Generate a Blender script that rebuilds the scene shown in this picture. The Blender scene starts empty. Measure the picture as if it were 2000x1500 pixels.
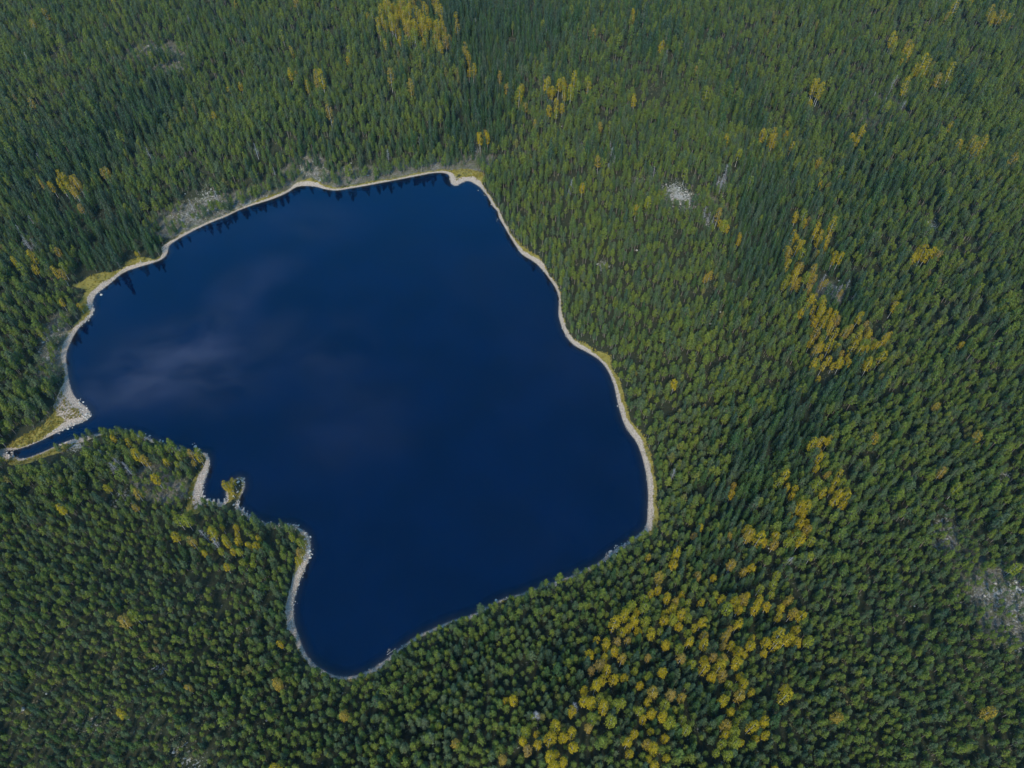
import bpy, math, random
import numpy as np

R = math.radians
scene = bpy.context.scene
rnd = random.Random(7)
rng = np.random.default_rng(11)

# ------------------------------------------------------------------ camera
HC = 250.0                     # drone height over the lake, metres
TH = R(40.1)                   # tilt away from straight down
FPX = 1388.0                   # focal length in pixels of the 2000 px wide photograph
cam_d = bpy.data.cameras.new('camera')
cam_d.sensor_width = 36.0
cam_d.lens = 36.0 * FPX / 2000.0
cam_d.clip_start = 1.0
cam_d.clip_end = 20000.0
cam = bpy.data.objects.new('camera', cam_d)
cam.location = (0, 0, HC)
cam.rotation_euler = (TH, 0, 0)
scene.collection.objects.link(cam)
scene.camera = cam

# ------------------------------------------------------------------ view
scene.view_settings.view_transform = 'Standard'
scene.view_settings.look = 'None'
scene.view_settings.gamma = 1.0
scene.view_settings.exposure = 1.12
scene.cycles.max_bounces = 5
scene.cycles.diffuse_bounces = 2
scene.cycles.glossy_bounces = 2
scene.cycles.transparent_max_bounces = 6
scene.cycles.volume_bounces = 0

# ------------------------------------------------------------------ sun
SUN_EL, SUN_AZ = R(41), R(192)     # azimuth clockwise from +Y (behind the camera)
sd_ = bpy.data.lights.new('sun', 'SUN')
sd_.energy = 2.75
sd_.angle = R(16)
sd_.color = (1.0, 0.95, 0.86)
sun = bpy.data.objects.new('sun', sd_)
sv = (math.sin(SUN_AZ) * math.cos(SUN_EL), math.cos(SUN_AZ) * math.cos(SUN_EL), math.sin(SUN_EL))
from mathutils import Vector
sun.rotation_euler = Vector(sv).to_track_quat('Z', 'Y').to_euler()
scene.collection.objects.link(sun)


# ------------------------------------------------------------------ node helper
class NT:
    def __init__(s, tree):
        s.t = tree; s.n = tree.nodes; s.l = tree.links
    def node(s, typ, **kw):
        nd = s.n.new(typ)
        for k, v in kw.items():
            if k == 'inp':
                for kk, vv in v.items():
                    s.put(nd.inputs[kk], vv)
            else:
                setattr(nd, k, v)
        return nd
    def put(s, sock, v):
        if isinstance(v, bpy.types.NodeSocket): s.l.new(v, sock)
        else: sock.default_value = v
    def math(s, op, a, b=None, c=None, clamp=False):
        nd = s.node('ShaderNodeMath', operation=op, use_clamp=clamp)
        s.put(nd.inputs[0], a)
        if b is not None: s.put(nd.inputs[1], b)
        if c is not None: s.put(nd.inputs[2], c)
        return nd.outputs[0]
    def vmath(s, op, a, b=None):
        nd = s.node('ShaderNodeVectorMath', operation=op)
        s.put(nd.inputs[0], a)
        if b is not None: s.put(nd.inputs[1], b)
        return nd.outputs['Value'] if op in ('LENGTH', 'DOT_PRODUCT') else nd.outputs[0]
    def ramp(s, v, a, b, lo=0.0, hi=1.0, smooth=True):
        nd = s.node('ShaderNodeMapRange', interpolation_type='SMOOTHSTEP' if smooth else 'LINEAR')
        s.put(nd.inputs[0], v)
        nd.inputs[1].default_value = a; nd.inputs[2].default_value = b
        nd.inputs[3].default_value = lo; nd.inputs[4].default_value = hi
        return nd.outputs[0]
    def mix(s, f, a, b):
        nd = s.node('ShaderNodeMix', data_type='RGBA')
        s.put(nd.inputs['Factor'], f)
        s.put(nd.inputs[6], a if isinstance(a, bpy.types.NodeSocket) else (*a, 1))
        s.put(nd.inputs[7], b if isinstance(b, bpy.types.NodeSocket) else (*b, 1))
        return nd.outputs[2]
    def noise(s, vec, scale, detail=3.0, rough=0.55, out=0):
        nd = s.node('ShaderNodeTexNoise')
        if vec is not None: s.l.new(vec, nd.inputs['Vector'])
        nd.inputs['Scale'].default_value = scale
        nd.inputs['Detail'].default_value = detail
        nd.inputs['Roughness'].default_value = rough
        return nd.outputs[out]
    def colramp(s, f, stops):
        nd = s.node('ShaderNodeValToRGB')
        s.put(nd.inputs[0], f)
        e = nd.color_ramp.elements
        while len(e) < len(stops): e.new(0.5)
        for el, (p, c) in zip(e, stops):
            el.position = p; el.color = (*c, 1)
        return nd.outputs[0]


# ------------------------------------------------------------------ pixel <-> ground
def flat_xy(px, py, z=0.0):
    u = (px - 1000.0) / FPX; v = (py - 750.0) / FPX
    t = (HC - z) / (v * math.sin(TH) + math.cos(TH))
    return u * t, t * (math.sin(TH) - v * math.cos(TH))

def to_px(x, y, z):
    dz = HC - z
    dep = y * math.sin(TH) + dz * math.cos(TH)
    up = y * math.cos(TH) - dz * math.sin(TH)
    return 1000 + FPX * x / dep, 750 - FPX * up / dep, dep


# ------------------------------------------------------------------ world: sky with thin clouds
world = bpy.data.worlds.new('World')
scene.world = world
world.use_nodes = True
W = NT(world.node_tree)
W.n.clear()
sky = W.node('ShaderNodeTexSky', sky_type='NISHITA')
sky.sun_disc = False
sky.sun_elevation = SUN_EL
sky.sun_rotation = SUN_AZ
sky.air_density = 1.2; sky.dust_density = 0.3; sky.ozone_density = 2.0
tc = W.node('ShaderNodeTexCoord')
sep = W.node('ShaderNodeSeparateXYZ'); W.l.new(tc.outputs['Generated'], sep.inputs[0])
zc = W.math('MAXIMUM', sep.outputs[2], 0.04)
cx_ = W.math('DIVIDE', sep.outputs[0], zc); cy_ = W.math('DIVIDE', sep.outputs[1], zc)
cmb = W.node('ShaderNodeCombineXYZ', inp={0: cx_, 1: cy_})
warp = W.noise(cmb.outputs[0], 2.2, 4.0, 0.6, out=1)
wv = W.vmath('SCALE', W.vmath('SUBTRACT', warp, (0.5, 0.5, 0.5)), None)
wv.node.inputs['Scale'].default_value = 0.22
P = W.vmath('ADD', cmb.outputs[0], wv)
mask = None
# cloud patches on the cloud plane (direction xy / z): centre, radius x, radius y, strength
for (px, py, rx, ry, st) in [(350, 712, 230, 115, 1.1), (235, 738, 120, 80, .45), (430, 640, 85, 80, .4), (480, 575, 80, 65, .4), (545, 520, 80, 45, .35),
                             (545, 640, 70, 60, .35), (640, 688, 90, 75, .42), (690, 830, 160, 120, .3), (620, 430, 150, 50, .22), (170, 620, 60, 120, .15)]:
    gx, gy = flat_xy(px, py)
    gx2, _ = flat_xy(px + rx, py); _, gy2 = flat_xy(px, py - ry)
    d = W.vmath('SUBTRACT', P, (gx / HC, gy / HC, 0))
    d = W.vmath('MULTIPLY', d, (HC / (gx2 - gx), HC / (gy2 - gy), 0))
    m = W.ramp(W.vmath('LENGTH', d), 1.15, 0.0, 0.0, st)
    mask = m if mask is None else W.math('ADD', mask, m)
strk_pre = P
strk = W.node('ShaderNodeMapping'); W.l.new(P, strk.inputs[0])
strk.inputs['Rotation'].default_value = (0, 0, R(-38)); strk.inputs['Scale'].default_value = (.75, 1.3, 1)
wisp = W.ramp(W.noise(strk.outputs[0], 7.5, 8.0, 0.66), 0.36, 0.66, 0.02, 1.15, smooth=False)
wide = W.ramp(W.noise(strk_pre, 1.6, 6.0, 0.62), 0.46, 0.75, 0.0, 0.17)
mask = W.math('ADD', W.math('MULTIPLY', mask, wisp), wide)
mask = W.math('MULTIPLY', mask, 0.42, clamp=True)
deep = W.node('ShaderNodeMix', data_type='RGBA', blend_type='MULTIPLY', inp={'Factor': 1.0, 6: sky.outputs[0], 7: (.36, .90, 1.12, 1)})   # a clear, deep blue autumn sky
skyc = W.node('ShaderNodeBackground', inp={0: deep.outputs[2], 1: 0.15})
cloudc = W.node('ShaderNodeBackground', inp={0: (1.0, 0.32, 0.40, 1), 1: 4.3})
mx = W.node('ShaderNodeMixShader', inp={0: mask, 1: skyc.outputs[0], 2: cloudc.outputs[0]})
wo = W.node('ShaderNodeOutputWorld', inp={0: mx.outputs[0]})

# ------------------------------------------------------------------ the shoreline, traced once and laid on the ground
SHORE_PX = [(178.5, 811), (171, 797), (154, 784.5), (142, 770), (135, 749.5), (131, 721.5), (128, 697), (131, 684), (140, 662),
 (154, 639), (168, 627), (180, 616.5), (183, 602.5), (180, 592), (185.5, 576), (196, 567.5), (213.5, 555), (238, 532.5),
 (266, 522.7), (301, 513), (320, 505), (328, 493), (328, 482), (336, 474), (360, 460), (390, 444), (420, 431), (444, 422),
 (460, 413), (492, 401), (516, 394), (540, 386), (564, 375), (574, 367), (586, 363), (608, 363), (620, 365), (636, 370),
 (656, 372.5), (680, 368.5), (716, 362.5), (755, 355), (779, 350.5), (818, 343), (845, 337.6), (866, 337), (878, 341.5),
 (879.5, 355), (884, 361), (890, 364), (902, 356.5), (914, 352), (926, 358), (938, 365.5), (947, 376), (957.5, 391),
 (962, 403), (972.5, 412), (974, 424), (981.5, 436), (995, 460), (1010, 484), (1019, 497.5), (1044, 511), (1060, 527),
 (1073, 544), (1086.7, 564), (1093, 582.7), (1091.5, 596), (1090.7, 614.7), (1096, 636), (1106.7, 659), (1121, 675),
 (1143, 685.5), (1172, 702.5), (1187, 722), (1199, 749), (1205, 779), (1211, 803), (1218.5, 827), (1229, 845), (1244, 863),
 (1253, 887), (1260.5, 914), (1265, 944), (1266.5, 974), (1265, 1004), (1263.5, 1028), (1250, 1043), (1232, 1055),
 (1217, 1066), (1193, 1080), (1168, 1101), (1140, 1114), (1110, 1128), (1068, 1142), (1025, 1158), (995, 1166), (970, 1175),
 (945, 1190), (920, 1203), (888, 1210), (850, 1226), (815, 1242), (786, 1262), (760, 1284), (732, 1304), (704, 1318),
 (672, 1324), (648, 1318), (620, 1303), (600, 1284), (588, 1257), (580, 1235), (573, 1212), (572, 1176), (582, 1142),
 (597, 1106), (607, 1080), (606, 1056), (600, 1042), (588, 1034), (576, 1027), (560, 1023), (540, 1027), (518, 1022),
 (500, 1016), (484, 1006), (470, 996), (463, 988), (466, 976), (471, 964), (477, 954), (478, 943), (474, 934), (466, 931),
 (457, 938), (449, 948), (443, 958), (441, 966), (447, 973), (442, 979), (435, 983), (424, 982), (412, 979), (398, 976),
 (394, 966), (395, 950), (400, 936), (406, 920), (409, 900), (406, 888), (398, 884), (384, 886), (368, 884), (345, 878),
 (318, 868), (298, 859), (280, 851), (262, 846), (240, 843), (215, 846), (190, 847), (168, 853), (140, 859), (115.5, 868),
 (91, 880), (63, 892), (42, 897), (30, 894), (10, 890), (4, 884), (14, 879), (28, 879), (52.5, 872), (77, 862),
 (105, 848), (133, 834), (154, 827), (171, 820)]
sp = np.array([flat_xy(a, b) for a, b in SHORE_PX])
for _ in range(2):                                   # corner cutting
    nx = np.roll(sp, -1, axis=0)
    sp = np.stack([sp * .75 + nx * .25, sp * .25 + nx * .75], 1).reshape(-1, 2)
A_, B_ = sp, np.roll(sp, -1, axis=0)

def sdist(x, y):
    """signed distance to the shoreline: > 0 on land, < 0 in the lake"""
    x = np.atleast_1d(np.asarray(x, float)).ravel(); y = np.atleast_1d(np.asarray(y, float)).ravel()
    out = np.empty(len(x))
    ab = B_ - A_; L2 = (ab ** 2).sum(1) + 1e-9
    dyy = np.where(np.abs(ab[:, 1]) < 1e-9, 1e-9, ab[:, 1])
    for i in range(0, len(x), 4000):
        X = x[i:i + 4000, None]; Y = y[i:i + 4000, None]
        px = X - A_[None, :, 0]; py = Y - A_[None, :, 1]
        t = np.clip((px * ab[:, 0] + py * ab[:, 1]) / L2, 0, 1)
        d = np.sqrt(((px - t * ab[:, 0]) ** 2 + (py - t * ab[:, 1]) ** 2).min(1))
        cr = ((A_[None, :, 1] > Y) != (B_[None, :, 1] > Y)) & (X < ab[:, 0] * (Y - A_[None, :, 1]) / dyy + A_[None, :, 0])
        out[i:i + 4000] = np.where(cr.sum(1) % 2 == 1, -d, d)
    return out

_lat = np.random.default_rng(5).random((256, 256))
def vnoise(x, y, sc, seed=0):
    x = np.asarray(x) / sc + seed * 17.3; y = np.asarray(y) / sc + seed * 31.7
    xi = np.floor(x).astype(int); yi = np.floor(y).astype(int)
    fx = x - xi; fy = y - yi
    fx = fx * fx * (3 - 2 * fx); fy = fy * fy * (3 - 2 * fy)
    g = lambda a, b: _lat[a % 256, b % 256]
    return (g(xi, yi) * (1 - fx) + g(xi + 1, yi) * fx) * (1 - fy) + (g(xi, yi + 1) * (1 - fx) + g(xi + 1, yi + 1) * fx) * fy

def sst(v, a, b):
    t = np.clip((v - a) / (b - a), 0, 1)
    return t * t * (3 - 2 * t)

class Area:
    """a soft patch of ground round a line (or point) with a half width across and along the view"""
    def __init__(s, x1, y1, x2, y2, rx, ry=None, w=1.0, flat=False):
        ry = rx if ry is None else ry
        g = flat_xy if flat else ground_xy
        s.a = np.array(g(x1, y1)[:2]); s.b = np.array(g(x2, y2)[:2])
        mx, my = (x1 + x2) / 2, (y1 + y2) / 2
        p, q = np.array(flat_xy(mx - rx, my)), np.array(flat_xy(mx + rx, my))
        p2, q2 = np.array(flat_xy(mx, my - ry)), np.array(flat_xy(mx, my + ry))
        s.r = np.array([abs(q[0] - p[0]) / 2, abs(q2[1] - p2[1]) / 2]); s.w = w
    def __call__(s, x, y):
        ax, ay = (s.a / s.r); bx, by = (s.b / s.r)
        X, Y = x / s.r[0], y / s.r[1]
        dx, dy = bx - ax, by - ay
        t = np.clip(((X - ax) * dx + (Y - ay) * dy) / (dx * dx + dy * dy + 1e-9), 0, 1)
        return s.w * np.exp(-((X - ax - t * dx) ** 2 + (Y - ay - t * dy) ** 2))

def total(areas, x, y, cap=None):
    v = np.zeros(len(x))
    for a in areas: v = v + a(x, y)
    return np.minimum(v, cap) if cap else v

HILLS = [Area(300, 60, 200, 20, 330, 110, 16, True), Area(590, 260, 840, 230, 170, 70, 7, True), Area(1330, 360, 1330, 360, 170, 90, 11, True),
         Area(1990, 500, 1980, 1150, 200, 300, 18, True), Area(1250, 120, 1700, 60, 250, 80, 13, True), Area(60, 1250, 250, 1400, 300, 130, 6, True),
         Area(20, 700, 20, 640, 90, 120, 7, True), Area(430, 340, 480, 320, 120, 50, 7, True), Area(950, 1450, 1000, 1450, 200, 100, 3, True)]
VALLEYS = [Area(960, 0, 940, 220, 90, 120, 6, True), Area(1520, 300, 1480, 1100, 120, 200, 5, True)]

def height(x, y, d=None):
    x = np.asarray(x, float); y = np.asarray(y, float)
    if d is None: d = sdist(x, y)
    up = sst(d, 2, 45)
    h = total(HILLS, x, y) - total(VALLEYS, x, y) + 2.5 * (vnoise(x, y, 60, 1) - .4) + 1.2 * (vnoise(x, y, 22, 2) - .4)
    land = 0.13 * np.minimum(d, 3) + 0.10 * np.clip(d - 3, 0, 40) + up * h + 0.35 * sst(d, 1.0, 5.0) * vnoise(x, y, 3.5, 3)
    lake = np.maximum(0.13 * d, -3.0)
    return np.where(d > 0, np.maximum(land, .1 * np.minimum(d, 1)), lake)

def ground_xy(px, py):
    z = 0.0
    for _ in range(5):
        x, y = flat_xy(px, py, z)
        z = float(height([x], [y])[0])
        z = max(z, 0)
    x, y = flat_xy(px, py, z)
    return x, y, z

# shore gravel width (m): base + patches
WIDE = [Area(158, 806, 135, 785, 26, 28, 19), Area(120, 690, 120, 640, 16, 30, 1.6), Area(890, 345, 925, 352, 26, 14, 3.4),
        Area(600, 358, 600, 358, 30, 8, 2.2), Area(385, 985, 395, 950, 14, 30, 5.0), Area(200, 545, 178, 585, 16, 14, 1.8),
        Area(320, 487, 250, 520, 20, 12, 1.6), Area(1030, 500, 1060, 510, 22, 12, 1.6), Area(1105, 640, 1240, 860, 20, 30, 1.1),
        Area(1270, 930, 1270, 1010, 16, 40, 1.1), Area(575, 1180, 580, 1150, 18, 50, 2.2), Area(145, 850, 155, 858, 22, 8, 3.5),
        Area(15, 888, 30, 888, 20, 8, 2.5), Area(420, 985, 460, 985, 20, 6, 1.2), Area(340, 480, 560, 380, 20, 12, .5)]
THIN = [Area(50, 872, 140, 838, 12, 8, .9), Area(30, 893, 130, 856, 12, 7, 2.6), Area(60, 880, 130, 845, 10, 5, .8), Area(458, 965, 466, 945, 12, 18, 1.7), Area(450, 985, 462, 985, 12, 8, 1.2), Area(1230, 1060, 790, 1262, 30, 30, .35), Area(200, 850, 360, 885, 20, 10, .5), Area(540, 1030, 480, 1010, 20, 10, .2)]
def gravel_w(x, y):
    w = 1.2 + total(WIDE, x, y) - total(THIN, x, y)
    return np.maximum(w * (.55 + .55 * vnoise(x, y, 11, 21) + .45 * vnoise(x, y, 3.6, 22)), .35)
# yellow grass and sedge
GRASSY = [Area(40, 866, 128, 815, 12, 14, 9), Area(40, 868, 90, 845, 14, 12, 5), Area(35, 900, 120, 876, 14, 10, 9),
          Area(125, 556, 195, 545, 24, 14, 11), Area(165, 590, 170, 605, 14, 18, 6), Area(235, 510, 275, 504, 16, 7, 5), Area(605, 345, 600, 340, 22, 8, 4),
          Area(915, 330, 935, 338, 28, 10, 7), Area(372, 985, 378, 950, 10, 20, 5), Area(350, 1000, 380, 1000, 14, 10, 5),
          Area(1150, 672, 1190, 692, 18, 10, 1.8), Area(1020, 470, 1045, 495, 12, 10, 3), Area(1190, 690, 1230, 840, 20, 30, 1.6),
          Area(1255, 860, 1290, 1040, 22, 30, 2.0), Area(590, 1060, 590, 1100, 12, 20, 3), Area(700, 1320, 780, 1285, 20, 10, 2.6),
          Area(560, 380, 520, 392, 20, 6, 2), Area(640, 362, 900, 330, 30, 8, .9), Area(455, 968, 452, 972, 10, 6, 2), Area(95, 815, 110, 800, 10, 14, 3)]
def grass_w(x, y): return (0.2 + total(GRASSY, x, y)) * (.5 + vnoise(x, y, 7, 31))
# open rock with pale lichen
ROCKY = [Area(345, 432, 540, 384, 26, 14, .42), Area(600, 325, 625, 345, 28, 15, .56), Area(415, 375, 400, 395, 28, 14, .5), Area(350, 410, 370, 425, 22, 12, .38), Area(480, 395, 450, 405, 26, 7, .5),
         Area(1316, 374, 1336, 392, 24, 14, 1.05), Area(1412, 355, 1405, 372, 8, 10, .7), Area(1380, 435, 1380, 430, 10, 8, .6),
         Area(288, 92, 292, 95, 14, 7, .7), Area(345, 115, 350, 112, 14, 7, .5), Area(700, 345, 860, 318, 30, 7, .5), Area(930, 310, 930, 290, 12, 12, .6),
         Area(1130, 275, 1132, 295, 9, 12, .8), Area(1175, 515, 1180, 520, 10, 10, .8), Area(1245, 352, 1250, 352, 12, 8, .6),
         Area(1990, 1130, 1985, 1180, 44, 34, .52), Area(1890, 1165, 1920, 1165, 34, 18, .42), Area(1990, 1240, 1985, 1260, 26, 30, .5), Area(1842, 1020, 1850, 1070, 24, 20, .55), Area(1970, 930, 1965, 950, 20, 16, .5),
         Area(310, 1308, 320, 1308, 20, 8, .7), Area(350, 1470, 370, 1490, 26, 12, .5), Area(140, 1420, 200, 1400, 50, 20, .32), Area(20, 700, 25, 690, 14, 20, .5),
         Area(105, 650, 98, 700, 14, 30, .8), Area(60, 440, 55, 465, 8, 14, .7), Area(1020, 1180, 1020, 1180, 8, 8, .4), Area(230, 985, 250, 960, 20, 16, .5),
         Area(1810, 430, 1820, 440, 20, 14, .6), Area(1560, 1040, 1560, 1040, 5, 5, .2), Area(140, 865, 150, 875, 16, 8, .9)]
HEATH = [Area(340, 435, 560, 378, 38, 24, 1.0), Area(600, 330, 620, 350, 40, 22, .9), Area(680, 345, 900, 318, 40, 12, .8), Area(940, 310, 930, 320, 26, 16, .7),
         Area(110, 640, 100, 720, 22, 30, .7), Area(300, 100, 340, 120, 60, 25, .5), Area(1330, 385, 1400, 400, 45, 20, .3), Area(1960, 1150, 1980, 1200, 70, 60, .6),
         Area(1610, 570, 1620, 575, 30, 20, .9), Area(1850, 1040, 1850, 1060, 40, 40, .4), Area(200, 1400, 350, 1480, 90, 30, .2), Area(1740, 190, 1700, 230, 50, 30, .35), Area(290, 930, 330, 960, 40, 25, .7)]
SPRUCY = [Area(890, 30, 1030, 60, 70, 60, 1.6), Area(955, 130, 940, 210, 46, 46, 1.3), Area(1480, 380, 1470, 500, 40, 50, 1.0), Area(1450, 560, 1420, 640, 30, 50, .8),
          Area(1600, 520, 1640, 620, 35, 45, .9), Area(1500, 430, 1580, 560, 50, 40, 1.0), Area(1650, 720, 1520, 860, 30, 40, .9), Area(1480, 900, 1440, 1000, 55, 60, 1.0),
          Area(1540, 880, 1580, 800, 40, 40, .6), Area(1370, 1080, 1500, 1240, 70, 60, .75), Area(1150, 1330, 1420, 1400, 120, 80, .6),
          Area(180, 440, 250, 480, 66, 50, 1.5), Area(60, 470, 90, 420, 60, 50, 1.0), Area(150, 330, 290, 250, 60, 50, 1.3), Area(30, 330, 60, 300, 60, 60, .6),
          Area(300, 220, 260, 180, 40, 60, .5), Area(1200, 40, 1250, 60, 80, 50, .5), Area(1440, 170, 1480, 260, 40, 60, .5), Area(1700, 330, 1640, 400, 80, 90, .35)]

# ------------------------------------------------------------------ materials
def new_mat(name):
    m = bpy.data.materials.new(name); m.use_nodes = True
    t = NT(m.node_tree); t.n.clear()
    return m, t

def finish(t, shader, disp=None):
    t.node('ShaderNodeOutputMaterial', inp={0: shader})

def foliage(name, stops, trans=0.25, patch=0.35, sat=1.06):
    stops = [(p, (c_[0] * .80, c_[1] * .76, c_[2] * .70)) for p, c_ in stops]
    m, t = new_mat(name)
    oi = t.node('ShaderNodeObjectInfo'); geo = t.node('ShaderNodeNewGeometry')
    big = t.noise(geo.outputs['Position'], 0.02, 2.0)
    small = t.noise(geo.outputs['Position'], 0.7, 2.0)
    f = t.math('ADD', t.math('MULTIPLY', oi.outputs['Random'], 1 - patch), t.math('MULTIPLY', t.ramp(big, .35, .65), patch))
    col = t.colramp(f, stops)
    isl = t.math('MULTIPLY_ADD', geo.outputs['Random Per Island'], 0.85, 0.57)
    isl = t.math('MULTIPLY', isl, t.math('MULTIPLY_ADD', small, 0.5, 0.75))
    hsv = t.node('ShaderNodeHueSaturation', inp={'Saturation': sat, 'Value': isl, 'Color': col})
    col = hsv.outputs[0]
    d = t.node('ShaderNodeBsdfPrincipled', inp={'Base Color': col, 'Roughness': .7})
    d.inputs['Specular IOR Level'].default_value = 0.25
    tr = t.node('ShaderNodeBsdfTranslucent', inp={0: col})
    mxs = t.node('ShaderNodeMixShader', inp={0: trans, 1: d.outputs[0], 2: tr.outputs[0]})
    finish(t, mxs.outputs[0])
    return m

M_PINE = [foliage('pine_needles_yellowish', [(0, (.082, .118, .020)), (.5, (.108, .142, .022)), (.9, (.138, .160, .024)), (1, (.15, .12, .045))]),
          foliage('pine_needles_green', [(0, (.060, .098, .022)), (.5, (.086, .125, .024)), (1, (.104, .135, .026))]),
          foliage('pine_needles_bluish', [(0, (.050, .082, .034)), (.5, (.066, .100, .040)), (1, (.085, .110, .050))])]
PINE_HUE = ['yellowish', 'fresh green', 'bluish']
SPRUCE_HUE = ['dark green', 'bluish']
M_SPRUCE = [foliage('spruce_needles_green', [(0, (.026, .058, .020)), (.5, (.038, .078, .020)), (1, (.060, .100, .022))]),
            foliage('spruce_needles_bluish', [(0, (.028, .056, .030)), (.6, (.040, .072, .034)), (1, (.070, .092, .048))])]
M_BY = foliage('yellow_leaves', [(0, (.25, .21, .022)), (.5, (.34, .26, .028)), (1, (.29, .21, .03))], .35, .35, 1.25)
M_BO = foliage('orange_leaves', [(0, (.25, .18, .032)), (.5, (.29, .205, .034)), (1, (.26, .18, .06))], .35)
M_BG = foliage('lime_leaves', [(0, (.17, .20, .022)), (.5, (.22, .22, .024)), (1, (.13, .17, .028))], .35)
M_SHRUB = foliage('heath_leaves', [(0, (.10, .10, .05)), (.35, (.13, .125, .07)), (.6, (.08, .10, .035)), (.8, (.16, .14, .10)), (1, (.20, .16, .05))], .15)
M_GRASS = foliage('sedge_blades', [(0, (.20, .17, .035)), (.5, (.30, .23, .04)), (.8, (.16, .17, .04)), (1, (.26, .19, .06))], .25)

def bark(name, c1, c2, sc=3.0):
    m, t = new_mat(name)
    geo = t.node('ShaderNodeNewGeometry')
    col = t.mix(t.ramp(t.noise(geo.outputs['Position'], sc), .35, .65), c1, c2)
    d = t.node('ShaderNodeBsdfPrincipled', inp={'Base Color': col, 'Roughness': .85})
    finish(t, d.outputs[0]); return m
M_PBARK = bark('pine_bark', (.09, .065, .05), (.14, .11, .085))
M_SBARK = bark('spruce_bark', (.08, .07, .06), (.13, .115, .10))
M_BBARK = bark('birch_bark', (.40, .38, .35), (.20, .19, .17), 2.0)
M_DEAD = bark('grey_deadwood', (.16, .15, .15), (.25, .235, .23))
M_LOG = bark('bleached_wood', (.17, .15, .125), (.28, .25, .21))

def rock_mat(name, base, pale):
    m, t = new_mat(name)
    geo = t.node('ShaderNodeNewGeometry'); oi = t.node('ShaderNodeObjectInfo')
    n1 = t.noise(geo.outputs['Position'], 2.5, 4.0)
    col = t.mix(t.ramp(n1, .35, .62), base, pale)
    hsv = t.node('ShaderNodeHueSaturation', inp={'Value': t.math('MULTIPLY_ADD', oi.outputs['Random'], .6, .6), 'Color': col})
    bmp = t.node('ShaderNodeBump', inp={'Height': t.noise(geo.outputs['Position'], 6.0), 'Strength': .4})
    d = t.node('ShaderNodeBsdfPrincipled', inp={'Base Color': hsv.outputs[0], 'Roughness': .85, 'Normal': bmp.outputs[0]})
    finish(t, d.outputs[0]); return m
M_ROCK = rock_mat('granite', (.19, .155, .12), (.39, .33, .26))
M_LICHEN = rock_mat('lichen_rock', (.14, .135, .115), (.31, .295, .24))

# the ground: one sheet, materials by what grows or lies there
M_GROUND, t = new_mat('forest_ground')
geo = t.node('ShaderNodeNewGeometry'); pos = geo.outputs['Position']
at = lambda n: t.node('ShaderNodeAttribute', attribute_name=n).outputs['Fac']
n_f = t.noise(pos, 1.3, 4.0, .65); n_m = t.noise(pos, .22, 4.0, .6); n_g = t.noise(pos, 5.0, 3.0, .7); n_b = t.noise(pos, .05, 3.0)
floor_c = t.colramp(n_f, [(.3, (.020, .026, .012)), (.5, (.042, .045, .018)), (.62, (.062, .055, .026)), (.75, (.085, .085, .05))])
floor_c = t.mix(t.ramp(n_m, .45, .7, 0, .5), floor_c, (.035, .055, .018))
heath_c = t.colramp(n_f, [(.28, (.06, .055, .035)), (.45, (.13, .115, .085)), (.58, (.19, .165, .13)), (.7, (.27, .24, .20))])
heath_c = t.mix(t.ramp(n_m, .5, .62, 0, .6), heath_c, (.12, .12, .035))
rock_c = t.colramp(n_g, [(.3, (.12, .11, .09)), (.48, (.26, .24, .20)), (.62, (.42, .40, .34))])
grass_c = t.colramp(t.math('ADD', t.math('MULTIPLY', n_f, .6), t.math('MULTIPLY', n_m, .4)), [(.32, (.10, .09, .03)), (.45, (.21, .17, .035)), (.56, (.30, .23, .045)), (.68, (.22, .20, .08))])
vor = t.node('ShaderNodeTexVoronoi'); t.l.new(pos, vor.inputs['Vector']); vor.inputs['Scale'].default_value = 2.2
gr_n = t.math('ADD', t.math('MULTIPLY', n_g, .7), t.math('MULTIPLY', vor.outputs['Distance'], .35))
gravel_c = t.colramp(gr_n, [(.28, (.72, .57, .43)), (.45, (.54, .42, .31)), (.62, (.29, .215, .15))])
gravel_c = t.mix(t.ramp(n_m, .55, .72, 0, .45), gravel_c, (.26, .22, .14))
wet = t.ramp(at('sd'), .55, .1)
gravel_c = t.mix(t.math('MULTIPLY', wet, .35), gravel_c, (.11, .095, .07))
gravel_c = t.mix(t.ramp(at('sd'), .1, -1.2), gravel_c, (.15, .10, .06))
hm = t.math('MULTIPLY', at('heath'), 1.5)
c = t.mix(t.ramp(t.math('ADD', hm, n_m), .75, 1.15), t.mix(.35, floor_c, (.008, .012, .006)), heath_c)
rk = t.math('ADD', at('rock'), t.math('MULTIPLY', t.math('SUBTRACT', n_f, .5), 3.6))
rk = t.math('ADD', rk, t.math('MULTIPLY', t.math('SUBTRACT', n_m, .5), 1.2))
c = t.mix(t.ramp(rk, .55, .85), c, rock_c)
jit = t.math('ADD', t.math('MULTIPLY', t.math('SUBTRACT', n_f, .5), 2.6), t.math('MULTIPLY', t.math('SUBTRACT', n_m, .5), 3.0))
c = t.mix(t.ramp(t.math('ADD', at('rd'), jit), -.3, .5), c, grass_c)
c = t.mix(t.ramp(t.math('ADD', at('gd'), t.math('MULTIPLY', jit, .8)), -.3, .3), c, gravel_c)
bmp = t.node('ShaderNodeBump', inp={'Height': t.math('ADD', n_g, n_f), 'Strength': .7, 'Distance': .25})
c = t.mix(.33, c, (0, 0, 0))      # whole ground colour darkened evenly to offset the raised exposure
d = t.node('ShaderNodeBsdfPrincipled', inp={'Base Color': c, 'Roughness': .92, 'Normal': bmp.outputs[0]})
d.inputs['Specular IOR Level'].default_value = .15
finish(t, d.outputs[0])

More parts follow.
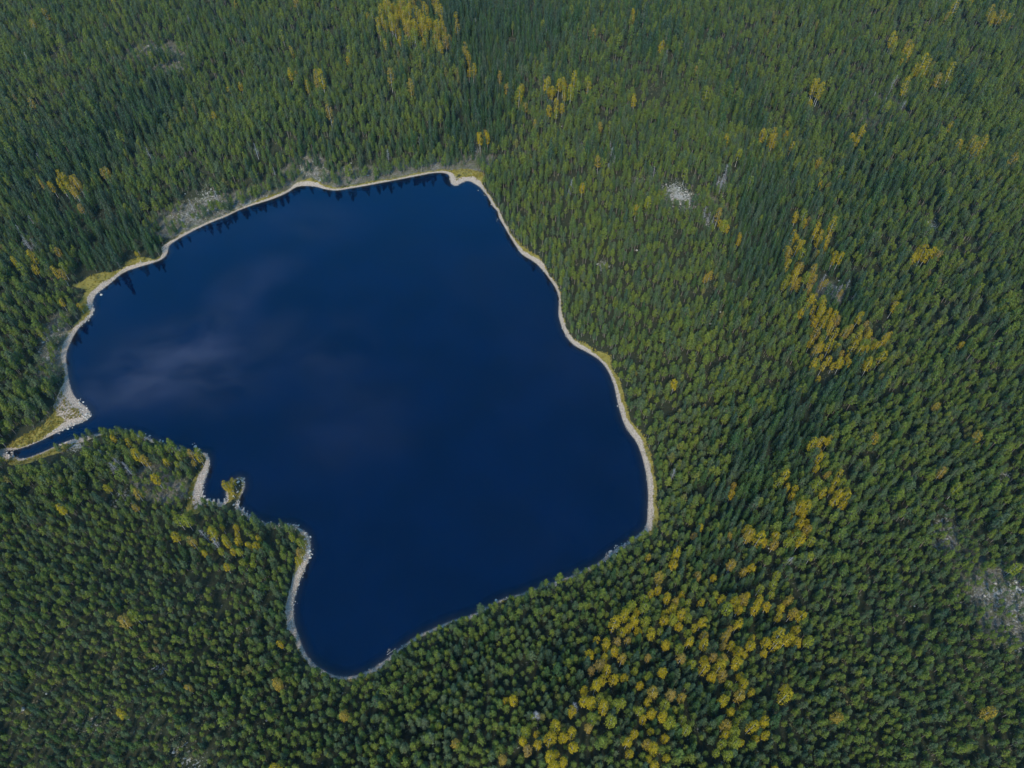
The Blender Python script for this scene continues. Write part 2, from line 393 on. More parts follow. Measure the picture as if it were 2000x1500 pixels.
# the lake: clear at the edge, deep blue below
M_WATER, t = new_mat('lake_water')
geo = t.node('ShaderNodeNewGeometry'); pos = geo.outputs['Position']
dep = t.node('ShaderNodeAttribute', attribute_name='depth').outputs['Fac']
n1 = t.noise(pos, .5, 2.0); n2 = t.noise(pos, .04, 3.0)
bmp = t.node('ShaderNodeBump', inp={'Height': n1, 'Strength': .02, 'Distance': .1})
gl = t.node('ShaderNodeBsdfGlossy', inp={'Color': (.16, .72, 1.0, 1), 'Roughness': .03, 'Normal': bmp.outputs[0]})
bodyc = t.mix(t.ramp(n2, .35, .65), (.0001, .0016, .010), (.0002, .0024, .014))
body = t.node('ShaderNodeBsdfDiffuse', inp={0: bodyc})
clear = t.node('ShaderNodeBsdfTransparent', inp={0: (.75, .72, .70, 1)})
low = t.node('ShaderNodeMixShader', inp={0: t.math('POWER', t.ramp(dep, 0.0, .55, .05, 1.0), .75), 1: clear.outputs[0], 2: body.outputs[0]})
fr = t.node('ShaderNodeFresnel', inp={'IOR': 1.43, 'Normal': bmp.outputs[0]})
s_ = t.node('ShaderNodeMixShader', inp={0: fr.outputs[0], 1: low.outputs[0], 2: gl.outputs[0]})
finish(t, s_.outputs[0])

# ------------------------------------------------------------------ object helpers
col = scene.collection
def tag(o, label=None, cat=None, group=None, kind=None):
    if label: o['label'] = label
    if cat: o['category'] = cat
    if group: o['group'] = group
    if kind: o['kind'] = kind
    return o

def mesh_np(name, verts, faces, mats, mi=None, smooth=False):
    me = bpy.data.meshes.new(name)
    verts = np.asarray(verts, np.float32)
    me.vertices.add(len(verts)); me.vertices.foreach_set('co', verts.ravel())
    if isinstance(faces, np.ndarray):
        k = faces.shape[1]; n = len(faces); flat = faces.ravel(); starts = np.arange(n) * k
        tot = np.full(n, k)
    else:
        n = len(faces); flat = np.array([i for f in faces for i in f]); tot = np.array([len(f) for f in faces]); starts = np.cumsum(tot) - tot
    me.loops.add(len(flat)); me.loops.foreach_set('vertex_index', flat.astype(np.int32))
    me.polygons.add(n); me.polygons.foreach_set('loop_start', starts.astype(np.int32)); me.polygons.foreach_set('loop_total', tot.astype(np.int32))
    for m in mats: me.materials.append(m)
    if mi is not None: me.polygons.foreach_set('material_index', np.asarray(mi, np.int32))
    if smooth: me.polygons.foreach_set('use_smooth', np.ones(n, bool))
    me.update(calc_edges=True)
    me.validate()
    return me

def link(name, data, parent=None, loc=None):
    o = bpy.data.objects.new(name, data); col.objects.link(o)
    if parent is not None: o.parent = parent
    if loc is not None: o.location = loc
    return o

# ------------------------------------------------------------------ terrain, shore and lake
STEP = 1.5
fx = np.arange(-620, 620 + .1, STEP); fy = np.arange(-10, 860 + .1, STEP)
out_ = np.array([20, 50, 100, 180, 320, 600, 1100, 2200, 4500, 9000.])
gx = np.concatenate([-620 - out_[::-1], fx, 620 + out_]); gy = np.concatenate([-10 - out_[::-1], fy, 860 + out_])
cxs = np.arange(-640, 641, 8.); cys = np.arange(-32, 881, 8.)
CX, CY = np.meshgrid(cxs, cys)
csd = sdist(CX.ravel(), CY.ravel()).reshape(CX.shape)
def sd_fast(x, y):
    u = np.clip((x + 640) / 8, 0, len(cxs) - 1.001); v = np.clip((y + 32) / 8, 0, len(cys) - 1.001)
    i = u.astype(int); j = v.astype(int); a = u - i; b = v - j
    d = (csd[j, i] * (1 - a) + csd[j, i + 1] * a) * (1 - b) + (csd[j + 1, i] * (1 - a) + csd[j + 1, i + 1] * a) * b
    near = np.abs(d) < 22
    d = d.copy(); d[near] = sdist(x[near], y[near])
    return d
GX, GY = np.meshgrid(gx, gy)
X, Y = GX.ravel(), GY.ravel()
SD = sd_fast(X, Y)
Z = height(X, Y, SD)
edge = np.maximum(np.abs(X) - 640, 0) + np.maximum(Y - 880, 0)
nxg, nyg = len(gx), len(gy)
idx = np.arange(nxg * nyg).reshape(nyg, nxg)
quads = np.stack([idx[:-1, :-1].ravel(), idx[:-1, 1:].ravel(), idx[1:, 1:].ravel(), idx[1:, :-1].ravel()], 1)
GW = gravel_w(X, Y); RW = grass_w(X, Y)
attrs = {'sd': SD, 'gd': GW - SD, 'rd': GW + RW - SD, 'rock': total(ROCKY, X, Y, 1.3), 'heath': total(HEATH, X, Y, 1.2)}
# grass wedges beside the stream win over the gravel
wedge = total([Area(40, 862, 118, 822, 14, 13, 1), Area(45, 898, 110, 880, 12, 10, 1), Area(125, 555, 170, 560, 14, 10, .8)], X, Y)
attrs['gd'] = attrs['gd'] - 14 * np.clip(wedge - .45, 0, 1) * (SD > 1.0)

def submesh(name, mask):
    q = quads[mask]; used = np.unique(q); remap = np.full(len(X), -1, np.int64); remap[used] = np.arange(len(used))
    me = mesh_np(name, np.stack([X[used], Y[used], Z[used]], 1), remap[q], [M_GROUND], smooth=True)
    for k, v in attrs.items():
        a = me.attributes.new(k, 'FLOAT', 'POINT'); a.data.foreach_set('value', v[used].astype(np.float32))
    return link(name, me)
fsd = SD[quads].mean(1); fgd = attrs['gd'][quads].mean(1); frd = attrs['rd'][quads].mean(1)
bed = fsd < -1.5
shore_m = (~bed) & (fgd > 0)
grass_m = (~bed) & (~shore_m) & (frd > 0)
tag(submesh('lake_bed', bed), kind='structure')
tag(submesh('gravel_shore', shore_m), kind='structure')
tag(submesh('grassy_bank', grass_m), kind='structure')
tag(submesh('forest_floor', ~(bed | shore_m | grass_m)), kind='structure')

wm = (SD[quads].min(1) < .8)
q = quads[wm]; used = np.unique(q); remap = np.full(len(X), -1, np.int64); remap[used] = np.arange(len(used))
me = mesh_np('lake_water', np.stack([X[used], Y[used], np.zeros(len(used)) - .01], 1), remap[q], [M_WATER], smooth=True)
a = me.attributes.new('depth', 'FLOAT', 'POINT'); a.data.foreach_set('value', np.maximum(-Z[used], 0).astype(np.float32))
tag(link('lake_water', me), kind='structure')

# ------------------------------------------------------------------ plant shapes
class Geo:
    def __init__(s): s.v = []; s.f = []
    def kite(s, c, size, nrm, r):
        n = Vector(nrm).normalized()
        a = n.orthogonal().normalized(); b = n.cross(a)
        an = r.uniform(0, 6.283); ca, sa = math.cos(an), math.sin(an)
        p = a * ca + b * sa; q_ = b * ca - a * sa
        k = len(s.v); l = size; w = size * r.uniform(.45, .75)
        c = Vector(c)
        s.v += [c - p * l, c - q_ * w + p * l * .15, c + p * l, c + q_ * w + p * l * .15]
        s.f.append((k, k + 1, k + 2, k + 3))
    def tube(s, pts, rad, n=5):
        k0 = len(s.v)
        for i, (p, r_) in enumerate(zip(pts, rad)):
            p = Vector(p)
            d = (Vector(pts[min(i + 1, len(pts) - 1)]) - Vector(pts[max(i - 1, 0)])).normalized()
            a = d.orthogonal().normalized(); b = d.cross(a)
            for j in range(n):
                an = 6.2832 * j / n
                s.v.append(p + (a * math.cos(an) + b * math.sin(an)) * r_)
        for i in range(len(pts) - 1):
            for j in range(n):
                s.f.append((k0 + i * n + j, k0 + i * n + (j + 1) % n, k0 + (i + 1) * n + (j + 1) % n, k0 + (i + 1) * n + j))
        s.f.append(tuple(k0 + (len(pts) - 1) * n + j for j in range(n)))
    def clump(s, c, n, spread, size, out, r):
        for _ in range(n):
            off = Vector((r.gauss(0, 1), r.gauss(0, 1), r.gauss(0, .6))) * spread
            nr = Vector(out) * .5 + Vector((0, 0, .75)) + Vector((r.gauss(0, .6), r.gauss(0, .6), r.gauss(0, .5)))
            s.kite(Vector(c) + off, size * r.uniform(.7, 1.3), nr, r)

def trunk_line(H, r, lean=.25, n=6):
    ax, ay = r.uniform(-lean, lean), r.uniform(-lean, lean)
    wob = [(ax * (i / n) ** 1.5 + r.uniform(-.05, .05), ay * (i / n) ** 1.5 + r.uniform(-.05, .05), H * i / n) for i in range(n + 1)]
    wob[0] = (0, 0, -.4)
    return wob

def at_h(line, h, H):
    f = max(0, min(h / H, .999)) * (len(line) - 1); i = int(f); a = Vector(line[i]); b = Vector(line[i + 1])
    return a.lerp(b, f - i)

def pine(seed):
    r = random.Random(seed); H = r.uniform(7.4, 10.4); T = Geo(); C = Geo()
    line = trunk_line(H, r, .5)
    T.tube(line, [.17 * (1 - .8 * i / 6) + .012 for i in range(7)], 6)
    cb = H * r.uniform(.34, .5); Rm = r.uniform(1.35, 1.85); lev = 10
    ecc = r.uniform(0, 6.28)
    for k in range(lev):
        tt = (k + .3) / lev; z = cb + (H - cb) * tt
        prof = (min(1, .45 + tt * 2.6) if tt < .22 else (1 - (tt - .22) / .80) ** .72) * (.72 + .28 * r.random())
        nb = r.randint(5, 7) if tt < .8 else 4
        a0 = r.uniform(0, 6.28)
        for b in range(nb):
            an = a0 + 6.283 * b / nb + r.gauss(0, .25)
            L = Rm * prof * r.uniform(.65, 1.15) * (1 + .15 * math.cos(an - ecc)) + .15
            if r.random() < .10: continue
            p0 = at_h(line, z - .3 * L, H)
            dr = Vector((math.cos(an), math.sin(an), r.uniform(.1, .45)))
            tip = p0 + dr * L
            if b % 2 == 0 and L > .6: T.tube([p0, tip * .95 + p0 * .05], [.035, .012], 3)
            C.clump(tip, 5, .17, .23, dr, r)
            C.clump(p0 + dr * L * .55 + Vector((0, 0, .1)), 4, .2, .24, dr, r)
    C.clump((line[-1][0], line[-1][1], H), 7, .2, .25, (0, 0, 1), r)
    for _ in range(5):                      # bare dead snags under the crown
        z = r.uniform(cb * .6, cb); p0 = at_h(line, z, H); an = r.uniform(0, 6.28); L = r.uniform(.4, 1.1)
        T.tube([p0, p0 + Vector((math.cos(an), math.sin(an), -.1)) * L], [.025, .008], 3)
    return T, C, H

def spruce(seed):
    r = random.Random(seed); H = r.uniform(11, 14.5); T = Geo(); C = Geo()
    line = trunk_line(H, r, .15)
    T.tube(line, [.2 * (1 - .93 * i / 6) + .008 for i in range(7)], 6)
    cb = H * r.uniform(.08, .2); Rm = r.uniform(1.6, 2.1); lev = 19
    for k in range(lev):
        tt = (k + .2) / lev; z = cb + (H - cb) * tt
        L0 = Rm * (1 - tt) ** .8 + .08
        nb = 8 if tt < .5 else 6
        a0 = r.uniform(0, 6.28)
        for b in range(nb):
            an = a0 + 6.283 * b / nb + r.gauss(0, .2); L = L0 * r.uniform(.7, 1.15)
            if r.random() < .07: continue
            p0 = at_h(line, z, H); dr = Vector((math.cos(an), math.sin(an), -.28))
            if b % 3 == 0 and L > .8: T.tube([p0, p0 + dr * L * .9], [.03, .01], 3)
            C.clump(p0 + dr * L, 3, .13, .26, dr, r)
            if L > .5: C.clump(p0 + dr * L * .6, 3, .16, .28, dr, r)
            if L > 1.2: C.clump(p0 + dr * L * .85, 2, .15, .26, dr, r)
    C.clump((line[-1][0], line[-1][1], H - .1), 3, .06, .2, (0, 0, 1), r)
    return T, C, H

def birch(seed):
    r = random.Random(seed); H = r.uniform(10, 14); T = Geo(); C = Geo()
    line = trunk_line(H, r, .6)
    T.tube(line, [.11 * (1 - .88 * i / 6) + .008 for i in range(7)], 6)
    cb = H * r.uniform(.32, .45); Rm = r.uniform(1.25, 1.75)
    for k in range(84):
        tt = r.random(); z = cb + (H - cb) * tt
        prof = math.sqrt(max(0, 1 - ((tt - .42) / .62) ** 2)) if tt < 1 else 0
        an = r.uniform(0, 6.283); L = Rm * prof * (r.uniform(.3, 1) ** .5) * r.uniform(.85, 1.15) + .1
        p0 = at_h(line, max(z - .5 * L, cb * .8), H); dr = Vector((math.cos(an), math.sin(an), .55))
        tip = p0 + dr * L
        if k % 9 == 0: T.tube([p0, tip], [.025, .006], 3)
        C.clump(tip, 8, .24, .20, dr, r)
    C.clump((line[-1][0], line[-1][1], H), 8, .25, .18, (0, 0, 1), r)
    return T, C, H

def dead(seed):
    r = random.Random(seed); H = r.uniform(8, 12); T = Geo(); C = Geo()
    line = trunk_line(H, r, .5)
    T.tube(line, [.15 * (1 - .85 * i / 6) + .012 for i in range(7)], 6)
    for k in range(46):
        z = r.uniform(.3, .98) * H; an = r.uniform(0, 6.28); L = (1 - z / H) * 1.9 + r.uniform(.3, .8)
        p0 = at_h(line, z, H); tip = p0 + Vector((math.cos(an), math.sin(an), r.uniform(-.1, .6))) * L
        mid = p0.lerp(tip, .5) + Vector((0, 0, .08))
        C.tube([p0, mid, tip], [.035, .022, .008], 3)
        for s_ in (-1, 1):
            q_ = mid + Vector((math.cos(an + s_ * .8), math.sin(an + s_ * .8), .25)) * L * .45
            C.tube([mid, q_], [.018, .006], 3)
    return T, C, H

def boulder_geo(seed, sub=2, flat=.62):
    import bmesh
    r = random.Random(seed); bm = bmesh.new()
    bmesh.ops.create_icosphere(bm, subdivisions=sub, radius=.5)
    sx, sy, sz = r.uniform(.8, 1.25), r.uniform(.7, 1.1), flat * r.uniform(.8, 1.2)
    cuts = [(Vector((r.gauss(0, 1), r.gauss(0, 1), r.gauss(0, 1))).normalized(), r.uniform(.28, .44)) for _ in range(9)]
    for v in bm.verts:
        for n, dd in cuts:
            k = v.co.dot(n)
            if k > dd: v.co -= n * (k - dd) * .9
        v.co = Vector((v.co.x * sx, v.co.y * sy, v.co.z * sz + .1)) * (1 + r.uniform(-.03, .03))
    vs = [tuple(v.co) for v in bm.verts]; fs = [tuple(v.index for v in f.verts) for f in bm.faces]
    bm.free(); return vs, fs

# ------------------------------------------------------------------ prototypes
KINDS = {}
def add_kind(key, maker, n, seed, tm, cms, part='crown'):
    lst = []
    cms = cms if isinstance(cms, list) else [cms]
    for i in range(n):
        T, C, H = maker(seed + i * 13); cm = cms[i % len(cms)]
        wd = np.percentile(np.hypot([v[0] for v in C.v], [v[1] for v in C.v]), 90) * 2 / H
        mt = mesh_np(key + '_trunk', [tuple(v) for v in T.v], T.f, [tm])
        mc = mesh_np(key + '_' + part, [tuple(v) for v in C.v], C.f, [cm])
        nT = len(T.v)
        mj = mesh_np(key + '_whole', [tuple(v) for v in T.v + C.v], T.f + [tuple(j + nT for j in f) for f in C.f], [tm, cm], [0] * len(T.f) + [1] * len(C.f))
        lst.append((mt, mc, mj, H, wd))
    KINDS[key] = lst
add_kind('pine', pine, 18, 100, M_PBARK, M_PINE)
add_kind('spruce', spruce, 8, 300, M_SBARK, M_SPRUCE)
add_kind('yellow_birch', birch, 4, 500, M_BBARK, M_BY)
add_kind('orange_birch', birch, 4, 600, M_BBARK, M_BO)
add_kind('lime_birch', birch, 4, 700, M_BBARK, M_BG)
add_kind('dead', dead, 4, 800, M_DEAD, M_DEAD, 'branches')

def scatter(name, protos, x, y, z, rotz, scl, pick, tilt=None):
    """one object that sets copies of the given meshes on points (ground cover and far forest)"""
    c = bpy.data.collections.new(name + '_source')
    for i, me in enumerate(protos):
        o = bpy.data.objects.new('%s_source_%02d' % (name, i), me); c.objects.link(o)
    me = bpy.data.meshes.new(name)
    n = len(x)
    me.vertices.add(n); me.vertices.foreach_set('co', np.stack([x, y, z], 1).astype(np.float32).ravel())
    a = me.attributes.new('turn', 'FLOAT_VECTOR', 'POINT')
    tl = np.zeros((n, 2)) if tilt is None else tilt
    a.data.foreach_set('vector', np.concatenate([tl, rotz[:, None]], 1).astype(np.float32).ravel())
    a = me.attributes.new('size', 'FLOAT', 'POINT'); a.data.foreach_set('value', scl.astype(np.float32))
    a = me.attributes.new('pick', 'INT', 'POINT'); a.data.foreach_set('value', pick.astype(np.int32))
    me.update()
    o = link(name, me)
    g = bpy.data.node_groups.new(name, 'GeometryNodeTree')
    g.interface.new_socket('Geometry', in_out='INPUT', socket_type='NodeSocketGeometry')
    g.interface.new_socket('Geometry', in_out='OUTPUT', socket_type='NodeSocketGeometry')
    N, L = g.nodes, g.links
    gi = N.new('NodeGroupInput'); go = N.new('NodeGroupOutput')
    iop = N.new('GeometryNodeInstanceOnPoints'); ci = N.new('GeometryNodeCollectionInfo')
    ci.inputs['Collection'].default_value = c
    ci.inputs['Separate Children'].default_value = True; ci.inputs['Reset Children'].default_value = True
    def attr(nm, typ):
        q_ = N.new('GeometryNodeInputNamedAttribute'); q_.data_type = typ; q_.inputs[0].default_value = nm
        return [s for s in q_.outputs if s.enabled and s.name == 'Attribute'][0]
    L.new(gi.outputs[0], iop.inputs['Points']); L.new(ci.outputs[0], iop.inputs['Instance'])
    iop.inputs['Pick Instance'].default_value = True
    L.new(attr('pick', 'INT'), iop.inputs['Instance Index'])
    e2r = N.new('FunctionNodeEulerToRotation'); L.new(attr('turn', 'FLOAT_VECTOR'), e2r.inputs[0])
    L.new(e2r.outputs[0], iop.inputs['Rotation']); L.new(attr('size', 'FLOAT'), iop.inputs['Scale'])
    L.new(iop.outputs[0], go.inputs[0])
    md = o.modifiers.new('scatter', 'NODES'); md.node_group = g
    return o

# ------------------------------------------------------------------ where the trees stand
def in_view(x, y, z, mx, my=None):
    my = mx if my is None else my
    px, py, dp = to_px(x, y, z)
    return (px > -mx) & (px < 2000 + mx) & (py > -my - 90) & (py < 1500 + my) & (dp > 0)

SHORE_TREES = [Area(335, 478, 430, 425, 14, 12), Area(460, 408, 560, 376, 14, 12), Area(640, 362, 870, 332, 14, 12), Area(215, 548, 270, 518, 10, 8, .7), Area(135, 640, 120, 690, 12, 12, .7), Area(975, 420, 1090, 560, 14, 12)]
OPEN = [Area(462, 950, 458, 985, 14, 20, 1), Area(1316, 380, 1338, 394, 18, 12, .7), Area(5, 918, 150, 893, 16, 16, 1.3), Area(30, 862, 120, 815, 14, 10, 1), Area(140, 560, 185, 545, 20, 12, 1), Area(240, 510, 280, 503, 18, 5, .8), Area(925, 338, 905, 338, 18, 10, .9), Area(372, 990, 380, 955, 9, 14, .9), Area(150, 870, 190, 862, 10, 8, .5)]
S = 2.06
tx, ty = np.meshgrid(np.arange(-520, 520, S), np.arange(5, 760, S * .87))
tx = tx + (np.arange(tx.shape[0]) % 2)[:, None] * S / 2
tx = (tx + rng.uniform(-.52, .52, tx.shape) * S).ravel(); ty = (ty + rng.uniform(-.52, .52, ty.shape) * S).ravel()
k = in_view(tx, ty, 8 + 0 * tx, 190)
tx, ty = tx[k], ty[k]
tsd = sd_fast(tx, ty)
k = tsd > .7; tx, ty, tsd = tx[k], ty[k], tsd[k]
gwv, rwv = gravel_w(tx, ty), grass_w(tx, ty)
k = tsd > gwv + np.maximum(rwv - .35, 0) * .8 + .3 + .3 * Area(1200, 1078, 800, 1252, 24, 24, 1)(tx, ty); tx, ty, tsd = tx[k], ty[k], tsd[k]
tz = height(tx, ty, tsd)
rim = np.clip(total(SHORE_TREES, tx, ty) * 1.6, 0, 1) * sst(tsd, 9, 5)
rock = total(ROCKY, tx, ty, 1.3) * (1 - rim); heath = total(HEATH, tx, ty, 1.2) * (1 - rim); spr = total(SPRUCY, tx, ty, 1.2)
_, _, dep_ = to_px(tx, ty, tz)
dens = .95 - .80 * np.clip((rock - .3) * 1.7, 0, 1) - .28 * np.clip(heath, 0, 1)
dens *= 1 - .95 * np.clip(1.3 * total(OPEN, tx, ty), 0, 1)
dens *= 1 - .44 * sst(dep_, 230, 350) - .16 * sst(dep_, 350, 540)
dens *= 1 - .22 * np.clip(spr, 0, 1)
dens -= .22 * (vnoise(tx, ty, 14, 6) > .72)
k = rng.random(len(tx)) < np.clip(dens, .06, 1); tx, ty, tz, tsd, rock, heath, spr = [q_[k] for q_ in (tx, ty, tz, tsd, rock, heath, spr)]
u_ = rng.random(len(tx))
is_spr = u_ < np.clip(.035 + .85 * spr * (1 - .7 * np.clip(rock + heath, 0, 1)) + .25 * (vnoise(tx, ty, 35, 8) > .8), 0, .93)
is_bir = (~is_spr) & (rng.random(len(tx)) < .0028)
# groups of yellow birches: x, y, spread x, spread y, number (crowns), hue o/y/g
BIRCH = [(800, 38, 36, 24, 95, 'y'), (770, 30, 20, 18, 16, 'o'), (830, 75, 25, 10, 14, 'g'), (870, 72, 12, 9, 8, 'o'), (685, 112, 5, 5, 3, 'g'), (912, 122, 5, 7, 5, 'o'), (925, 140, 4, 4, 2, 'y'),
 (575, 152, 3, 8, 2, 'o'), (572, 95, 3, 3, 1, 'o'), (622, 165, 5, 5, 4, 'o'), (1105, 165, 22, 9, 17, 'y'), (1017, 187, 4, 6, 3, 'y'), (1080, 212, 9, 7, 6, 'y'), (938, 275, 4, 7, 3, 'y'), (950, 268, 3, 4, 2, 'o'),
 (130, 356, 22, 8, 13, 'o'), (205, 335, 7, 4, 4, 'o'), (155, 405, 4, 4, 2, 'o'), (279, 222, 4, 4, 2, 'g'), (118, 518, 8, 8, 5, 'y'), (60, 518, 8, 8, 3, 'o'), (262, 496, 5, 4, 3, 'y'), (30, 505, 6, 6, 3, 'g'),
 (1748, 72, 5, 8, 3, 'y'), (1772, 98, 13, 8, 7, 'y'), (1795, 130, 8, 8, 6, 'y'), (1830, 158, 5, 5, 3, 'o'), (1592, 176, 10, 10, 5, 'y'), (1670, 268, 6, 4, 3, 'y'), (1892, 295, 10, 8, 6, 'y'), (1515, 282, 22, 8, 8, 'y'),
 (1940, 40, 8, 3, 5, 'o'), (1965, 38, 4, 4, 2, 'y'), (1598, 350, 4, 18, 5, 'y'), (1467, 362, 3, 4, 2, 'g'), (1418, 430, 7, 7, 4, 'y'), (1450, 458, 4, 4, 2, 'y'), (1497, 270, 4, 4, 1, 'y'),
 (1568, 426, 10, 6, 6, 'y'), (1604, 465, 18, 18, 13, 'y'), (1638, 505, 6, 7, 3, 'y'), (1548, 480, 12, 14, 8, 'y'), (1555, 515, 10, 10, 7, 'o'), (1550, 550, 20, 8, 12, 'o'), (1598, 600, 20, 10, 26, 'y'), (1590, 560, 20, 14, 8, 'o'),
 (1385, 535, 4, 6, 3, 'o'), (1810, 492, 10, 6, 7, 'y'), (1830, 485, 4, 4, 2, 'o'), (1590, 662, 7, 9, 4, 'o'), (1630, 628, 16, 9, 8, 'y'), (1620, 690, 14, 18, 16, 'y'), (1678, 668, 24, 20, 44, 'y'), (1690, 640, 14, 10, 10, 'o'),
 (1602, 868, 12, 10, 8, 'y'), (1632, 925, 16, 18, 18, 'y'), (1640, 960, 10, 10, 8, 'y'), (1610, 905, 12, 10, 8, 'g'), (1528, 940, 6, 10, 4, 'y'), (1560, 962, 12, 8, 7, 'y'), (1438, 945, 5, 8, 3, 'o'), (1565, 1010, 12, 18, 12, 'y'),
 (1552, 1045, 14, 12, 12, 'g'), (1475, 1050, 14, 12, 8, 'y'), (1376, 1018, 7, 6, 3, 'y'), (1362, 1040, 5, 5, 2, 'o'), (1428, 1030, 8, 8, 4, 'o'), (1272, 1085, 6, 8, 3, 'y'), (1320, 1088, 4, 9, 4, 'y'), (1290, 1120, 5, 5, 2, 'o'),
 (1290, 1158, 20, 12, 8, 'y'), (1275, 1190, 20, 12, 8, 'y'), (1452, 1118, 10, 8, 5, 'o'), (1365, 1120, 5, 5, 3, 'o'), (1232, 1205, 22, 14, 14, 'y'), (1215, 1235, 28, 14, 14, 'o'), (1180, 1265, 14, 14, 7, 'y'), (1170, 1290, 12, 10, 5, 'o'),
 (1345, 1165, 12, 12, 6, 'y'), (1310, 1215, 26, 12, 10, 'y'), (1350, 1190, 20, 10, 5, 'g'), (1405, 1160, 16, 10, 6, 'o'), (1455, 1180, 24, 12, 15, 'y'), (1360, 1225, 18, 12, 8, 'o'), (1525, 1255, 26, 12, 12, 'y'), (1480, 1260, 20, 12, 9, 'y'),
 (1430, 1240, 24, 14, 8, 'o'), (1530, 1180, 14, 14, 5, 'o'), (1500, 1150, 14, 14, 6, 'g'), (1340, 1280, 34, 20, 12, 'y'), (1400, 1300, 24, 16, 9, 'o'), (1230, 1300, 24, 18, 10, 'g'), (1190, 1320, 24, 12, 10, 'y'), (1150, 1355, 12, 10, 6, 'y'),
 (1205, 1380, 30, 14, 12, 'g'), (1140, 1400, 12, 10, 4, 'y'), (1000, 1368, 9, 10, 6, 'y'), (1050, 1445, 26, 20, 14, 'y'), (1095, 1430, 14, 12, 6, 'o'), (1300, 1370, 30, 18, 10, 'o'), (1270, 1400, 24, 12, 8, 'y'), (1340, 1400, 20, 12, 6, 'g'),
 (1435, 1335, 24, 20, 14, 'y'), (1450, 1390, 20, 20, 13, 'y'), (1475, 1445, 20, 16, 9, 'o'), (1420, 1450, 16, 16, 6, 'g'), (1290, 1465, 30, 14, 9, 'y'), (1235, 1450, 20, 16, 5, 'o'), (1530, 1330, 10, 16, 5, 'y'), (1080, 1480, 20, 8, 5, 'y'), (1560, 1220, 6, 12, 4, 'y'),
 (455, 1055, 24, 18, 30, 'y'), (415, 1045, 10, 8, 5, 'y'), (480, 1050, 12, 12, 8, 'o'), (375, 885, 8, 6, 6, 'y'), (345, 880, 14, 8, 4, 'g'), (350, 1020, 10, 8, 4, 'g'), (385, 1060, 8, 8, 2, 'y'), (585, 1075, 6, 12, 6, 'y'), (577, 1048, 8, 6, 3, 'g'),
 (545, 1327, 3, 5, 2, 'y'), (541, 1257, 3, 4, 2, 'y'), (537, 1497, 4, 3, 1, 'o'), (84, 893, 4, 4, 2, 'y'), (213, 853, 8, 3, 2, 'y'), (250, 856, 8, 5, 3, 'y'), (275, 895, 5, 4, 2, 'y'), (207, 942, 4, 4, 3, 'y'), (120, 993, 3, 4, 2, 'y'), (300, 935, 14, 14, 3, 'o'), (265, 955, 12, 10, 2, 'o'),
 (155, 600, 5, 10, 3, 'y'), (120, 585, 8, 5, 3, 'g'), (70, 640, 6, 6, 2, 'g'), (335, 1040, 6, 6, 2, 'y'), (600, 170, 3, 3, 1, 'o'), (1740, 250, 3, 3, 1, 'y'), (1635, 350, 3, 3, 1, 'y'), (980, 60, 2, 2, 0, 'y')]
# the lone islet tree
bx, by, bz, bh = [], [], [], []
for (px, py, sx, sy, n, hue) in BIRCH:
    for _ in range(int(n * 1.12 + .5)):
        qx, qy = rnd.gauss(px, sx), rnd.gauss(py, sy)
        # crowns sit about 9 m above the foot: step from the crown down to the ground
        x, y = flat_xy(qx, qy, 9.0)
        z = float(height([x], [y])[0])
        x, y = flat_xy(qx, qy, max(z, 0) + 8.5)
        dsh = float(sdist([x], [y])[0])
        if dsh < 1.6: continue
        bx.append(x); by.append(y); bz.append(float(height([x], [y])[0]))
        h_ = ('y' if hue == 'o' and rnd.random() < .5 else hue) if rnd.random() < .66 else rnd.choice('yyoggg')
        bh.append({'y': 0, 'o': 1, 'g': 2}[h_])
bx, by, bz, bh = map(np.array, (bx, by, bz, bh))
# thin the birches that crowd each other and clear other trees from round them
keep = np.ones(len(bx), bool)
for i in range(len(bx)):
    if keep[i]:
        dd = np.hypot(bx - bx[i], by - by[i]); dd[:i + 1] = 99
    keep[dd < (2.5 if by[i] < 260 else 1.9)] = False
bx, by, bz, bh = bx[keep], by[keep], bz[keep], bh[keep]
clr = np.ones(len(tx), bool)
for i in range(0, len(tx), 4000):
    ddx = np.abs(tx[i:i + 4000, None] - bx) / 1.8; ddy = ty[i:i + 4000, None] - by
    ddy = np.where(ddy > 0, ddy / 1.6, ddy / (1.8 + 3.2 * sst(by, 150, 480)))
    clr[i:i + 4000] = (ddx ** 2 + ddy ** 2).min(1) > 1
tx, ty, tz, tsd, rock, heath, is_spr, is_bir = [q_[clr] for q_ in (tx, ty, tz, tsd, rock, heath, is_spr, is_bir)]

ppx, ppy, _ = to_px(tx, ty, tz)
scale = .71 * (.66 + .54 * rng.random(len(tx))) * (.9 + .25 * vnoise(tx, ty, 40, 12))
scale *= 1 - .32 * np.clip(np.maximum(rock, heath), 0, 1)
scale *= .92 + .3 * (rng.random(len(tx)) > .93)
scale *= 1 - .22 * sst(-ppx, -520, -380) * sst(ppy, 880, 1050) - .12 * sst(ppx, 1700, 1900) * sst(ppy, 600, 900)
scale *= 1 + .22 * sst(ppy, 1250, 700) + .26 * sst(ppy, 650, 60)
rot = rng.uniform(0, 6.283, len(tx))

